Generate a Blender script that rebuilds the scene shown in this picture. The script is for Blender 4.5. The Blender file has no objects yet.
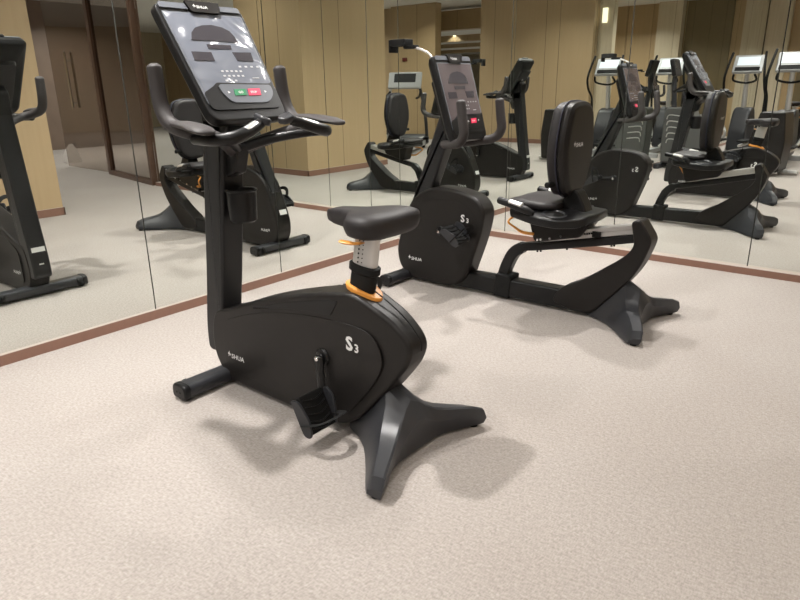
import bpy, bmesh, math, random
from mathutils import Vector, Matrix
random.seed(7)
C = bpy.context.scene.collection
scene = bpy.context.scene

# ---------------------------------------------------------------- camera
cam_d = bpy.data.cameras.new('camera')
cam = bpy.data.objects.new('camera', cam_d); C.objects.link(cam)
cam_d.sensor_fit = 'HORIZONTAL'; cam_d.sensor_width = 36.0
cam_d.lens = 36.0 * 641.0 / 800.0
cam_d.clip_start = 0.05; cam_d.clip_end = 200
F = 641.0
def _n(v): return Vector(v).normalized()
CX = ((0.7780744, 0.6280182, -0.0139031), (0.1896695, -0.2559729, -0.9478942), (-0.5988536, 0.7348952, -0.3182819))   # rows: camera right, camera down, camera forward in world axes
CP = (3.25596, -4.69784, 1.25)
_r, _d, _f = [Vector(v) for v in CX]
m = Matrix((( _r.x, -_d.x, -_f.x, CP[0]), (_r.y, -_d.y, -_f.y, CP[1]), (_r.z, -_d.z, -_f.z, CP[2]), (0, 0, 0, 1)))
cam.matrix_world = m
scene.camera = cam

# ---------------------------------------------------------------- world, exposure
w = bpy.data.worlds.new('world'); scene.world = w; w.use_nodes = True
w.node_tree.nodes['Background'].inputs[0].default_value = (0.9, 0.95, 1.0, 1)
w.node_tree.nodes['Background'].inputs[1].default_value = 0.15
scene.view_settings.view_transform = 'Standard'
scene.view_settings.look = 'None'
scene.view_settings.gamma = 1.0
scene.view_settings.exposure = 0.0
scene.view_settings.use_curve_mapping = False
scene.cycles.max_bounces = 12
scene.cycles.glossy_bounces = 8
scene.cycles.diffuse_bounces = 4
scene.cycles.transmission_bounces = 8
scene.cycles.sample_clamp_indirect = 4.0
scene.cycles.blur_glossy = 0.5
CEIL = 3.0
LIGHT_GRID = [  # x, y, relative power, where
    (0.90, -3.33, 3.3, 'over the upright bike'), (0.75, -0.80, 2.7, 'over the front of the recumbent bike'), (1.62, -0.80, 2.2, 'over the recumbent bike seat'),
    (2.75, -1.2, 0.25, 'over the recumbent bike tail'), (2.9, -3.3, 0.2, 'beside the wooden partition'), (1.1, -4.9, 1.9, 'over open carpet near the left wall'), (2.9, -4.9, 0.9, 'above the camera side of the carpet'),
    (1.0, -6.8, 1.5, 'over the elliptical trainers'), (2.7, -6.8, 1.5, 'in front of the back wall lit slot'), (4.6, -0.85, 0.9, 'beside the glass sidelight'), (5.6, -4.8, 1.4, 'behind the wooden partition'),
    (5.8, -6.9, 1.6, 'in front of the wooden pier'), (7.4, -0.85, 1.6, 'in front of the glass door'), (7.4, -4.8, 1.6, 'over the paler treadmill'), (8.2, -6.9, 1.6, 'beyond the wooden pier'),
    (1.0, -9.4, 3.4, 'over the farthest upright bike'), (2.8, -10.4, 3.4, 'beside the pale pillar'), (10.5, -1.4, 2.0, 'in the lobby beyond the door'), (11.0, -5.0, 2.4, 'in the wide part of the lobby'), (14.5, -4.0, 3.0, 'near the far lobby wall'),
    (8.4, 3.2, 3.0, 'added unseen to light the lobby behind the glass door'), (5.9, 2.6, 2.2, 'added unseen to brighten the space behind the glass sidelight'), (10.3, 2.2, 2.6, 'added unseen over the white bag to brighten the lobby'),  # unseen lamps added to brighten the dark lobby behind the glass
    (7.3, -11.4, 3.0, 'first in the hall past the pier'), (8.5, -12.6, 3.0, 'second in the hall past the pier'), (10.3, -15.0, 3.0, 'third in the hall past the pier'), (11.6, -17.0, 3.5, 'fourth in the hall past the pier'),
    (13.3, -19.6, 3.5, 'fifth in the hall past the pier'), (15.5, -23.5, 4.0, 'sixth in the hall past the pier'), (17.0, -27.5, 4.0, 'last in the hall past the pier')]
LAMP_POWER = 17.5
LAMP_COLOR = (1.0, 0.965, 0.925)

# ---------------------------------------------------------------- materials
def mat(name, col, rough=0.5, metal=0.0, spec=0.5, noise=None, bump=None, coat=0.0, emit=None, alpha=None, aniso=None):
    m = bpy.data.materials.new(name); m.use_nodes = True
    nt = m.node_tree; b = nt.nodes['Principled BSDF']
    b.inputs['Base Color'].default_value = (*col, 1)
    b.inputs['Roughness'].default_value = rough
    b.inputs['Metallic'].default_value = metal
    b.inputs['Specular IOR Level'].default_value = spec
    b.inputs['Coat Weight'].default_value = coat
    b.inputs['Coat Roughness'].default_value = 0.06
    if emit:
        b.inputs['Emission Color'].default_value = (*emit[0], 1); b.inputs['Emission Strength'].default_value = emit[1]
    tc = nt.nodes.new('ShaderNodeTexCoord')
    if noise:
        sc, amt = noise
        n = nt.nodes.new('ShaderNodeTexNoise'); n.inputs['Scale'].default_value = sc; n.inputs['Detail'].default_value = 4
        nt.links.new(tc.outputs['Object'], n.inputs['Vector'])
        mx = nt.nodes.new('ShaderNodeMix'); mx.data_type = 'RGBA'
        mx.inputs[6].default_value = (*[max(0, c * (1 - amt)) for c in col], 1)
        mx.inputs[7].default_value = (*[min(1, c * (1 + amt)) for c in col], 1)
        nt.links.new(n.outputs['Fac'], mx.inputs[0]); nt.links.new(mx.outputs[2], b.inputs['Base Color'])
    if bump:
        sc, st = bump
        n2 = nt.nodes.new('ShaderNodeTexNoise'); n2.inputs['Scale'].default_value = sc; n2.inputs['Detail'].default_value = 3
        nt.links.new(tc.outputs['Object'], n2.inputs['Vector'])
        bp = nt.nodes.new('ShaderNodeBump'); bp.inputs['Strength'].default_value = st; bp.inputs['Distance'].default_value = 0.002
        nt.links.new(n2.outputs['Fac'], bp.inputs['Height']); nt.links.new(bp.outputs[0], b.inputs['Normal'])
    return m

def carpet_mat():
    m = bpy.data.materials.new('carpet'); m.use_nodes = True
    nt = m.node_tree; b = nt.nodes['Principled BSDF']; N = nt.nodes.new; L = nt.links.new
    b.inputs['Roughness'].default_value = 0.95
    b.inputs['Specular IOR Level'].default_value = 0.15
    b.inputs['Sheen Weight'].default_value = 0.25
    b.inputs['Sheen Roughness'].default_value = 0.5
    tc = N('ShaderNodeTexCoord')
    mp = N('ShaderNodeMapping'); mp.inputs['Rotation'].default_value = (0, 0, 0.6); mp.inputs['Scale'].default_value = (1, 0.35, 1)
    L(tc.outputs['Object'], mp.inputs['Vector'])
    n1 = N('ShaderNodeTexNoise'); n1.inputs['Scale'].default_value = 210; n1.inputs['Detail'].default_value = 3
    L(mp.outputs[0], n1.inputs['Vector'])
    mp2 = N('ShaderNodeMapping'); mp2.inputs['Rotation'].default_value = (0, 0, -0.5); mp2.inputs['Scale'].default_value = (0.4, 1, 1)
    L(tc.outputs['Object'], mp2.inputs['Vector'])
    n2 = N('ShaderNodeTexNoise'); n2.inputs['Scale'].default_value = 140; n2.inputs['Detail'].default_value = 3
    L(mp2.outputs[0], n2.inputs['Vector'])
    n3 = N('ShaderNodeTexNoise'); n3.inputs['Scale'].default_value = 1.7; n3.inputs['Detail'].default_value = 5
    L(tc.outputs['Object'], n3.inputs['Vector'])
    a = N('ShaderNodeMath'); a.operation = 'ADD'; L(n1.outputs['Fac'], a.inputs[0]); L(n2.outputs['Fac'], a.inputs[1])
    h = N('ShaderNodeMath'); h.operation = 'MULTIPLY'; h.inputs[1].default_value = 0.5; L(a.outputs[0], h.inputs[0])
    r = N('ShaderNodeValToRGB')
    e = r.color_ramp.elements
    e[0].position = 0.30; e[0].color = (0.245, 0.217, 0.198, 1)
    e[1].position = 0.68; e[1].color = (0.43, 0.394, 0.368, 1)
    L(h.outputs[0], r.inputs['Fac'])
    mx = N('ShaderNodeMix'); mx.data_type = 'RGBA'; mx.blend_type = 'MULTIPLY'; mx.inputs[0].default_value = 0.35
    r3 = N('ShaderNodeValToRGB'); r3.color_ramp.elements[0].position = 0.35; r3.color_ramp.elements[0].color = (0.86, 0.83, 0.81, 1)
    r3.color_ramp.elements[1].position = 0.65; L(n3.outputs['Fac'], r3.inputs['Fac'])
    L(r.outputs[0], mx.inputs[6]); L(r3.outputs[0], mx.inputs[7]); L(mx.outputs[2], b.inputs['Base Color'])
    bp = N('ShaderNodeBump'); bp.inputs['Strength'].default_value = 0.5; bp.inputs['Distance'].default_value = 0.004
    L(h.outputs[0], bp.inputs['Height']); L(bp.outputs[0], b.inputs['Normal'])
    return m

def wood_mat(name, c1, c2, seam=1.22, rough=0.42):
    """upright veneer panels with a thin joint every `seam` metres, in both horizontal directions"""
    m = bpy.data.materials.new(name); m.use_nodes = True
    nt = m.node_tree; b = nt.nodes['Principled BSDF']; N = nt.nodes.new; L = nt.links.new
    b.inputs['Roughness'].default_value = rough
    tc = N('ShaderNodeTexCoord')
    mp = N('ShaderNodeMapping'); mp.inputs['Scale'].default_value = (1, 1, 0.05); L(tc.outputs['Object'], mp.inputs['Vector'])
    n = N('ShaderNodeTexNoise'); n.inputs['Scale'].default_value = 26; n.inputs['Detail'].default_value = 5; L(mp.outputs[0], n.inputs['Vector'])
    r = N('ShaderNodeValToRGB'); r.color_ramp.elements[0].color = (*c1, 1); r.color_ramp.elements[1].color = (*c2, 1)
    r.color_ramp.elements[0].position = 0.3; r.color_ramp.elements[1].position = 0.7
    L(n.outputs['Fac'], r.inputs['Fac'])
    sx = N('ShaderNodeSeparateXYZ'); L(tc.outputs['Object'], sx.inputs[0])
    ad = N('ShaderNodeMath'); ad.operation = 'ADD'; L(sx.outputs['X'], ad.inputs[0]); L(sx.outputs['Y'], ad.inputs[1])
    dv = N('ShaderNodeMath'); dv.operation = 'DIVIDE'; dv.inputs[1].default_value = seam; L(ad.outputs[0], dv.inputs[0])
    fr = N('ShaderNodeMath'); fr.operation = 'FRACT'; L(dv.outputs[0], fr.inputs[0])
    lt = N('ShaderNodeMath'); lt.operation = 'LESS_THAN'; lt.inputs[1].default_value = 0.006; L(fr.outputs[0], lt.inputs[0])
    mx = N('ShaderNodeMix'); mx.data_type = 'RGBA'; mx.inputs[7].default_value = (0.07, 0.045, 0.025, 1)
    L(lt.outputs[0], mx.inputs[0]); L(r.outputs[0], mx.inputs[6]); L(mx.outputs[2], b.inputs['Base Color'])
    return m

M = {}
M['carpet'] = carpet_mat()
M['wood'] = wood_mat('oak_veneer', (0.425, 0.31, 0.18), (0.45, 0.332, 0.196))
M['wood_dark'] = wood_mat('brown_veneer', (0.40, 0.29, 0.16), (0.43, 0.315, 0.175), 1.5)
M['wood_pale'] = wood_mat('pale_veneer', (0.50, 0.43, 0.31), (0.58, 0.50, 0.37), 3.0)
M['ceiling'] = mat('ceiling_paint', (0.78, 0.78, 0.74), 0.9)
M['skirting'] = mat('copper_brown_skirting', (0.22, 0.118, 0.085), 0.32, noise=(30, 0.08))
M['skirting_top'] = mat('skirting_edge', (0.45, 0.38, 0.34), 0.35)
M['backing'] = mat('mirror_backing', (0.05, 0.05, 0.045), 0.7)
M['mirror'] = mat('mirror_silver', (0.865, 0.895, 0.86), 0.0, 1.0)
M['mirror_edge'] = mat('mirror_edge', (0.25, 0.30, 0.28), 0.3)
M['black'] = mat('black_plastic', (0.0125, 0.0110, 0.0104), 0.42, spec=0.28, bump=(900, 0.05))
M['black2'] = mat('satin_black_plastic', (0.0095, 0.0095, 0.010), 0.36, spec=0.28, bump=(900, 0.05))
M['frame'] = mat('charcoal_powder_coat', (0.016, 0.016, 0.017), 0.40, spec=0.32, bump=(1200, 0.06))
M['foot'] = mat('graphite_casing', (0.027, 0.028, 0.032), 0.36, spec=0.42, bump=(900, 0.04))
M['rubber'] = mat('black_rubber', (0.009, 0.009, 0.009), 0.65, spec=0.2)
M['foam'] = mat('grip_foam', (0.032, 0.027, 0.027), 0.62, bump=(700, 0.2))
M['seat'] = mat('seat_vinyl', (0.020, 0.0175, 0.0185), 0.52, spec=0.32, bump=(500, 0.15))
M['chrome'] = mat('chrome', (0.75, 0.75, 0.75), 0.12, 1.0)
M['silver'] = mat('brushed_aluminium', (0.62, 0.61, 0.60), 0.34, 0.75)
M['sensor'] = mat('sensor_steel', (0.85, 0.85, 0.85), 0.25, 0.7)
M['orange'] = mat('orange_plastic', (0.72, 0.30, 0.05), 0.4)
M['white'] = mat('white_print', (0.75, 0.75, 0.75), 0.6)
M['keyprint'] = mat('key_print', (0.40, 0.41, 0.43), 0.5)
M['grey_print'] = mat('grey_print', (0.25, 0.25, 0.26), 0.6)
M['film'] = mat('console_overlay_under_film', (0.15, 0.165, 0.205), 0.22, 0.0, 0.5)
def _film(m):
    nt = m.node_tree; b = nt.nodes['Principled BSDF']; b.inputs['Coat Weight'].default_value = 1.0; b.inputs['Coat Roughness'].default_value = 0.17; b.inputs['Coat IOR'].default_value = 1.9
    tc = nt.nodes.new('ShaderNodeTexCoord'); n = nt.nodes.new('ShaderNodeTexNoise'); n.inputs['Scale'].default_value = 3.6; n.inputs['Detail'].default_value = 1.5; n.inputs['Distortion'].default_value = 1.6
    nt.links.new(tc.outputs['Object'], n.inputs['Vector'])
    bp = nt.nodes.new('ShaderNodeBump'); bp.inputs['Strength'].default_value = 1.0; bp.inputs['Distance'].default_value = 0.11
    nt.links.new(n.outputs['Fac'], bp.inputs['Height']); nt.links.new(bp.outputs[0], b.inputs['Coat Normal'])
_film(M['film'])
M['film2'] = mat('console_overlay', (0.10, 0.082, 0.088), 0.2, 0.0, 0.7, coat=0.6)
M['bezel'] = mat('console_bezel_grey', (0.13, 0.14, 0.16), 0.35)
M['window'] = mat('display_window', (0.045, 0.042, 0.05), 0.12, coat=0.5)
M['pod'] = mat('button_panel_grey', (0.12, 0.13, 0.15), 0.3)
M['green'] = mat('green_button', (0.02, 0.20, 0.08), 0.4)
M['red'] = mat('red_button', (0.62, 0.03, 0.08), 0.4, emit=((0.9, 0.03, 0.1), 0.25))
M['blue'] = mat('blue_piping', (0.014, 0.015, 0.032), 0.6)
M['callpoint'] = mat('dark_red_plastic', (0.12, 0.02, 0.015), 0.4)
M['glassframe'] = mat('brown_metal_frame', (0.10, 0.055, 0.035), 0.35)
M['darkwall'] = mat('lobby_wall', (0.20, 0.145, 0.11), 0.55, noise=(3, 0.2))
M['stone'] = mat('pale_stone', (0.62, 0.60, 0.55), 0.25, noise=(4, 0.08))
M['bag'] = mat('white_bag', (0.72, 0.68, 0.66), 0.7, noise=(40, 0.1))
M['lamp'] = mat('lamp_lens', (1, 1, 1), 0.4, emit=((1.0, 0.95, 0.88), 14.0))
M['lightstrip'] = mat('lit_panel', (1, 0.95, 0.8), 0.4, emit=((1.0, 0.93, 0.72), 1.3))
M['screen'] = mat('lit_screen', (0.5, 0.55, 0.6), 0.2, emit=((0.85, 0.95, 1.0), 0.55))
M['silverplastic'] = mat('silver_plastic', (0.42, 0.43, 0.44), 0.35, 0.3)
M['housing'] = mat('grey_housing', (0.07, 0.072, 0.07), 0.4)
M['olive'] = mat('olive_brown_panel', (0.15, 0.115, 0.06), 0.35, noise=(5, 0.15))
M['darkglass'] = mat('smoked_screen', (0.03, 0.032, 0.035), 0.1)
gm = bpy.data.materials.new('tinted_glass'); gm.use_nodes = True
_b = gm.node_tree.nodes['Principled BSDF']; _b.inputs['Base Color'].default_value = (0.62, 0.56, 0.50, 1)
_b.inputs['Transmission Weight'].default_value = 1.0; _b.inputs['Roughness'].default_value = 0.0; _b.inputs['IOR'].default_value = 1.45
M['glass'] = gm

# ---------------------------------------------------------------- mesh helpers
def obj(name, bm, m, parent=None, sharp=35, wn=True, smooth=True):
    me = bpy.data.meshes.new(name)
    bmesh.ops.recalc_face_normals(bm, faces=bm.faces[:])
    bm.to_mesh(me); bm.free()
    for p in me.polygons: p.use_smooth = smooth
    if smooth: me.set_sharp_from_angle(angle=math.radians(sharp))
    me.materials.append(M[m] if isinstance(m, str) else m)
    o = bpy.data.objects.new(name, me); C.objects.link(o)
    if parent: o.parent = parent
    if wn and smooth:
        md = o.modifiers.new('wn', 'WEIGHTED_NORMAL'); md.keep_sharp = True; md.weight = 60
    return o

def thing(name, label, cat, loc=(0, 0, 0), rz=0, group=None):
    o = bpy.data.objects.new(name, None); C.objects.link(o); o.empty_display_size = 0.1
    o.location = loc; o.rotation_euler = (0, 0, rz); o['label'] = label; o['category'] = cat
    if group: o['group'] = group
    return o

def tag(o, label, cat, group=None):
    o['label'] = label; o['category'] = cat
    if group: o['group'] = group
    return o

def struct(o):
    o['kind'] = 'structure'; return o

def dup(root, loc, rz, label, group=None):
    r = root.copy(); C.objects.link(r); r.location = loc; r.rotation_euler = (0, 0, rz); r['label'] = label
    if group: r['group'] = group
    for ch in list(root.children):
        c = ch.copy(); C.objects.link(c); c.parent = r
        for g in list(ch.children):
            d = g.copy(); C.objects.link(d); d.parent = c
    return r

def rot(p, ax, a, o=(0, 0, 0)):
    return Matrix.Rotation(a, 4, ax) @ (Vector(p) - Vector(o)) + Vector(o)

def box(bm, x0, x1, y0, y1, z0, z1, bev=0, seg=2, mtx=None):
    vs = [bm.verts.new((x, y, z)) for x in (x0, x1) for y in (y0, y1) for z in (z0, z1)]
    fs = [(0, 1, 3, 2), (4, 6, 7, 5), (0, 4, 5, 1), (2, 3, 7, 6), (0, 2, 6, 4), (1, 5, 7, 3)]
    F_ = [bm.faces.new([vs[i] for i in f]) for f in fs]
    if bev > 0:
        es = list({e for f in F_ for e in f.edges})
        r = bmesh.ops.bevel(bm, geom=es, offset=bev, segments=seg, profile=0.6, affect='EDGES', clamp_overlap=True)
        vs = list({v for v in r['verts']} | {v for v in vs if v.is_valid})
    if mtx is not None:
        bmesh.ops.transform(bm, matrix=mtx, verts=[v for v in vs if v.is_valid])
    return bm

def nbox(*a, **k): return box(bmesh.new(), *a, **k)

def roundpoly(pts, n=5):
    """closed polygon; each point (x, z[, r]) is rounded by radius r"""
    out = []; N = len(pts)
    for i in range(N):
        p = Vector(pts[i][:2]); r = pts[i][2] if len(pts[i]) > 2 else 0
        a = Vector(pts[i - 1][:2]) - p; b = Vector(pts[(i + 1) % N][:2]) - p
        if r <= 0: out.append(p); continue
        ra = min(r, a.length * 0.49); rb = min(r, b.length * 0.49)
        A = p + a.normalized() * ra; B = p + b.normalized() * rb
        for k in range(n + 1):
            t = k / n
            out.append(A * (1 - t) ** 2 + p * 2 * t * (1 - t) + B * t * t)
    return out

def poly_area(p):
    return 0.5 * sum(p[i].x * p[(i + 1) % len(p)].y - p[(i + 1) % len(p)].x * p[i].y for i in range(len(p)))

def inset_poly(p, d):
    """offset a closed polygon inwards by d"""
    s = 1 if poly_area(p) > 0 else -1
    out = []
    N = len(p)
    for i in range(N):
        e1 = (p[i] - p[i - 1]); e2 = (p[(i + 1) % N] - p[i])
        if e1.length < 1e-9 or e2.length < 1e-9: out.append(p[i].copy()); continue
        e1.normalize(); e2.normalize()
        n1 = Vector((-e1.y, e1.x)) * s; n2 = Vector((-e2.y, e2.x)) * s
        n = (n1 + n2)
        if n.length < 1e-6: n = n1
        n.normalize(); c = max(0.5, n.dot(n1))
        out.append(p[i] + n * d / c)
    return out

def slab(pts, hw, bev=0.012, seg=4, hwf=None, bm=None, y0=0.0):
    """profile in the XZ plane made solid across Y with rounded rims; hwf(x,z) can vary the half width"""
    bm = bm or bmesh.new()
    P0 = [Vector(q[:2]) for q in pts]
    rings = []
    for side in (-1, 1):
        order = range(seg + 1)
        rs = []
        for k in order:
            a = k / seg * math.pi / 2
            ins = bev * (1 - math.sin(a)) if side < 0 else bev * (1 - math.cos(a))
            dy = bev * (1 - math.cos(a)) if side < 0 else bev * (1 - math.sin(a))
            # side<0: start at face (fully inset) and go outwards
            if side < 0: ins = bev * (1 - math.sin(a)); off = bev * (1 - math.cos(a))
            else: ins = bev * (1 - math.cos(a)); off = bev * (1 - math.sin(a))
            q = inset_poly(P0, ins)
            ring = []
            for v, base in zip(q, P0):
                h = hwf(base.x, base.y) if hwf else hw
                ring.append(bm.verts.new((v.x, y0 + side * (h - off), v.y)))
            rs.append(ring)
        rings += rs
    for a, b in zip(rings[:-1], rings[1:]):
        n = len(a)
        for i in range(n):
            try: bm.faces.new((a[i], a[(i + 1) % n], b[(i + 1) % n], b[i]))
            except ValueError: pass
    bm.faces.new(rings[0]); bm.faces.new(rings[-1])
    return bm

def catmull(pts, n=6):
    P = [Vector(p) for p in pts]; out = []
    if len(P) < 3: return P
    for i in range(len(P) - 1):
        p0 = P[max(i - 1, 0)]; p1 = P[i]; p2 = P[i + 1]; p3 = P[min(i + 2, len(P) - 1)]
        for k in range(n):
            t = k / n
            out.append(0.5 * ((2 * p1) + (-p0 + p2) * t + (2 * p0 - 5 * p1 + 4 * p2 - p3) * t * t + (-p0 + 3 * p1 - 3 * p2 + p3) * t ** 3))
    out.append(P[-1]); return out

def tube(pts, r, bm=None, seg=14, n=6, flat=(1, 1), cap=True, up=(0, 0, 1), smooth=True):
    """swept tube; r a number or list per control point; flat scales the section"""
    bm = bm or bmesh.new()
    if isinstance(r, (int, float)): r = [r] * len(pts)
    P = [Vector((*p, 0)) if len(p) == 2 else Vector(p) for p in pts]
    if smooth and len(P) > 2:
        Q = catmull([Vector((*p, rr)) for p, rr in zip([tuple(a) for a in P], r)], n)
        path = [Vector(q[:3]) for q in Q]; rad = [q[3] for q in Q]
    else: path, rad = P, list(r)
    rings = []; upv = Vector(up); prev = None
    for i, p in enumerate(path):
        t = (path[min(i + 1, len(path) - 1)] - path[max(i - 1, 0)]).normalized()
        if prev is None:
            s = t.cross(upv)
            if s.length < 1e-3: s = t.cross(Vector((1, 0, 0)))
            s.normalize()
        else:
            s = (prev - t * prev.dot(t)).normalized()
        prev = s; u = s.cross(t)
        rings.append((p, s, u, t, rad[i]))
    def ring(p, s, u, rr):
        return [bm.verts.new(p + s * (math.cos(a) * rr * flat[0]) + u * (math.sin(a) * rr * flat[1])) for a in [2 * math.pi * k / seg for k in range(seg)]]
    R = []
    if cap:
        p, s, u, t, rr = rings[0]
        for a in (0.35, 0.75): R.append(ring(p - t * rr * 0.6 * math.cos(a * math.pi / 2) , s, u, rr * math.sin(a * math.pi / 2)))
    for p, s, u, t, rr in rings: R.append(ring(p, s, u, rr))
    if cap:
        p, s, u, t, rr = rings[-1]
        for a in (0.75, 0.35): R.append(ring(p + t * rr * 0.6 * math.cos(a * math.pi / 2), s, u, rr * math.sin(a * math.pi / 2)))
    for a, b in zip(R[:-1], R[1:]):
        for k in range(seg): bm.faces.new((a[k], a[(k + 1) % seg], b[(k + 1) % seg], b[k]))
    bm.faces.new(R[0][::-1]); bm.faces.new(R[-1])
    return bm

def loft(sections, bm=None, caps=True):
    bm = bm or bmesh.new()
    R = [[bm.verts.new(p) for p in s] for s in sections]
    for a, b in zip(R[:-1], R[1:]):
        n = len(a)
        for i in range(n):
            bm.faces.new((a[i], a[(i + 1) % n], b[(i + 1) % n], b[i]))
    if caps: bm.faces.new(R[0][::-1]); bm.faces.new(R[-1])
    return bm

def cyl(p0, p1, r, bm=None, seg=20, bev=0.0, r2=None):
    bm = bm or bmesh.new()
    p0 = Vector(p0); p1 = Vector(p1); t = (p1 - p0).normalized(); L_ = (p1 - p0).length
    s = t.orthogonal().normalized(); u = s.cross(t); r2 = r if r2 is None else r2
    prof = [(0, r - bev), (bev, r), (L_ - bev, r2), (L_, r2 - bev)] if bev > 0 else [(0, r), (L_, r2)]
    R = [[bm.verts.new(p0 + t * d + s * math.cos(a) * rr + u * math.sin(a) * rr) for a in [2 * math.pi * k / seg for k in range(seg)]] for d, rr in prof]
    for a, b in zip(R[:-1], R[1:]):
        for k in range(seg): bm.faces.new((a[k], a[(k + 1) % seg], b[(k + 1) % seg], b[k]))
    bm.faces.new(R[0][::-1]); bm.faces.new(R[-1])
    return bm

def ring_lathe(profile, origin, axis=(0, 0, 1), seg=28, bm=None, closed=False, sx=1.0, sy=1.0):
    """profile [(radius, height)] turned about axis"""
    bm = bm or bmesh.new(); ax = Vector(axis).normalized()
    q = Vector((0, 0, 1)).rotation_difference(ax); o = Vector(origin)
    R = [[bm.verts.new(o + q @ Vector((math.cos(a) * r * sx, math.sin(a) * r * sy, h))) for a in [2 * math.pi * k / seg for k in range(seg)]] for r, h in profile]
    rr = list(zip(R[:-1], R[1:])) + ([(R[-1], R[0])] if closed else [])
    for a, b in rr:
        for k in range(seg): bm.faces.new((a[k], a[(k + 1) % seg], b[(k + 1) % seg], b[k]))
    if not closed:
        bm.faces.new(R[0][::-1]); bm.faces.new(R[-1])
    return bm

def text_bm(s, size, origin, xd, yd, shear=0.0, depth=0.0006, bm=None, sx=1.0, bold=0.02):
    cu = bpy.data.curves.new('t', 'FONT'); cu.body = s; cu.size = size; cu.shear = shear; cu.align_x = 'LEFT'; cu.resolution_u = 2
    cu.offset = size * bold
    to = bpy.data.objects.new('t', cu); C.objects.link(to)
    dg = bpy.context.evaluated_depsgraph_get(); me = bpy.data.meshes.new_from_object(to.evaluated_get(dg))
    bm = bm or bmesh.new(); b2 = bmesh.new(); b2.from_mesh(me)
    xd = Vector(xd).normalized(); yd = Vector(yd).normalized(); n = xd.cross(yd); o = Vector(origin)
    mt = Matrix((( xd.x * sx, yd.x, n.x, o.x), (xd.y * sx, yd.y, n.y, o.y), (xd.z * sx, yd.z, n.z, o.z), (0, 0, 0, 1)))
    bmesh.ops.transform(b2, matrix=mt @ Matrix.Translation((0, 0, depth)), verts=b2.verts)
    tmp = bpy.data.meshes.new('t'); b2.to_mesh(tmp); b2.free(); bm.from_mesh(tmp)
    bpy.data.meshes.remove(tmp); bpy.data.objects.remove(to); bpy.data.curves.remove(cu); bpy.data.meshes.remove(me)
    return bm

def flat_poly(pts, origin, xd, yd, depth=0.0006, thick=0.0, bm=None):
    bm = bm or bmesh.new(); xd = Vector(xd).normalized(); yd = Vector(yd).normalized(); n = xd.cross(yd); o = Vector(origin)
    top = [bm.verts.new(o + xd * a + yd * b + n * depth) for a, b in pts]
    f = bm.faces.new(top)
    if thick:
        bot = [bm.verts.new(o + xd * a + yd * b + n * (depth - thick)) for a, b in pts]
        k = len(pts)
        for i in range(k): bm.faces.new((top[i], bot[i], bot[(i + 1) % k], top[(i + 1) % k]))
        bm.faces.new(bot[::-1])
    return bm

def brand(origin, xd, yd, size, bm=None):
    """small lightning-like mark followed by the maker's word in wide capitals"""
    s = size
    bm = flat_poly([(0, .42 * s), (.42 * s, .95 * s), (.36 * s, .62 * s), (.5 * s, .62 * s), (.14 * s, 0), (.2 * s, .42 * s)], origin, xd, yd, bm=bm)
    bm = flat_poly([(.40 * s, .30 * s), (.62 * s, .62 * s), (.66 * s, .50 * s), (.5 * s, .22 * s)], origin, xd, yd, bm=bm)
    o = Vector(origin) + Vector(xd).normalized() * .72 * s
    return text_bm('SHUA', s * 0.88, o, xd, yd, shear=0.12, bm=bm, sx=1.15)

# ---------------------------------------------------------------- the setting
def plain(name, x0, x1, y0, y1, z0, z1, m): return struct(obj(name, nbox(x0, x1, y0, y1, z0, z1), m, smooth=False))
plain('floor', -0.3, 24, -32, 8, -0.1, 0, 'carpet')
plain('ceiling', -0.3, 24, -32, 8, CEIL, CEIL + 0.1, 'ceiling')
plain('wall_left', -0.3, -0.02, -12.6, 0.3, 0, CEIL, 'backing')
plain('wall_right', -0.02, 4.78, 0.05, 0.3, 0, CEIL, 'backing')
plain('wall_partition', 3.7, 5.1, -3.5, -1.72, 0, CEIL, 'wood')
plain('wall_back', 2.3, 4.9, -8.5, -8.2, 0, CEIL, 'wood')
plain('wall_back_brown', -0.3, 4.7, -12.6, -12.1, 0, CEIL, 'wood_dark')
plain('wall_back_far', 7.1, 18, -8.6, -8.25, 0, CEIL, 'wood')
plain('wall_hall_side', 4.7, 4.9, -32, -8.5, 0, CEIL, 'wood')
plain('wall_hall_end', 4.9, 24, -32, -31.7, 0, CEIL, 'wood_pale')
plain('wall_hall_far', 23.7, 24, -31.7, -8.6, 0, CEIL, 'wood')
for k, (yy, hh) in enumerate(((-9.2, .50), (-17.0, .22), (-21.5, .16), (-26.0, .16))): plain('trim_%d' % (10 + k), 4.9, 23.7, yy - .3, yy, CEIL - hh, CEIL - .06 * (k == 0), 'wood_dark')
plain('pillar', 1.75, 2.3, -12.1, -11.85, 0, CEIL, 'wood_pale')
plain('trim_3', 0.70, 1.70, -12.1, -12.05, 0, CEIL, 'olive')
plain('pillar_pale', 0.0, 0.45, -12.1, -11.95, 0, CEIL, 'wood_pale')
plain('pillar_oak', 6.0, 7.3, -8.25, -8.02, 0, CEIL, 'wood_dark')
plain('wall_far', 17.5, 18, -12.6, 8, 0, CEIL, 'wood_pale')
plain('wall_lobby', 11.6, 11.9, 0.6, 8, 0, CEIL, 'darkwall')
plain('wall_lobby_side', 4.5, 18, 7.7, 8, 0, CEIL, 'darkwall')
plain('wall_lobby_near', 4.5, 4.7, 0.3, 8, 0, CEIL, 'darkwall')

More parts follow.
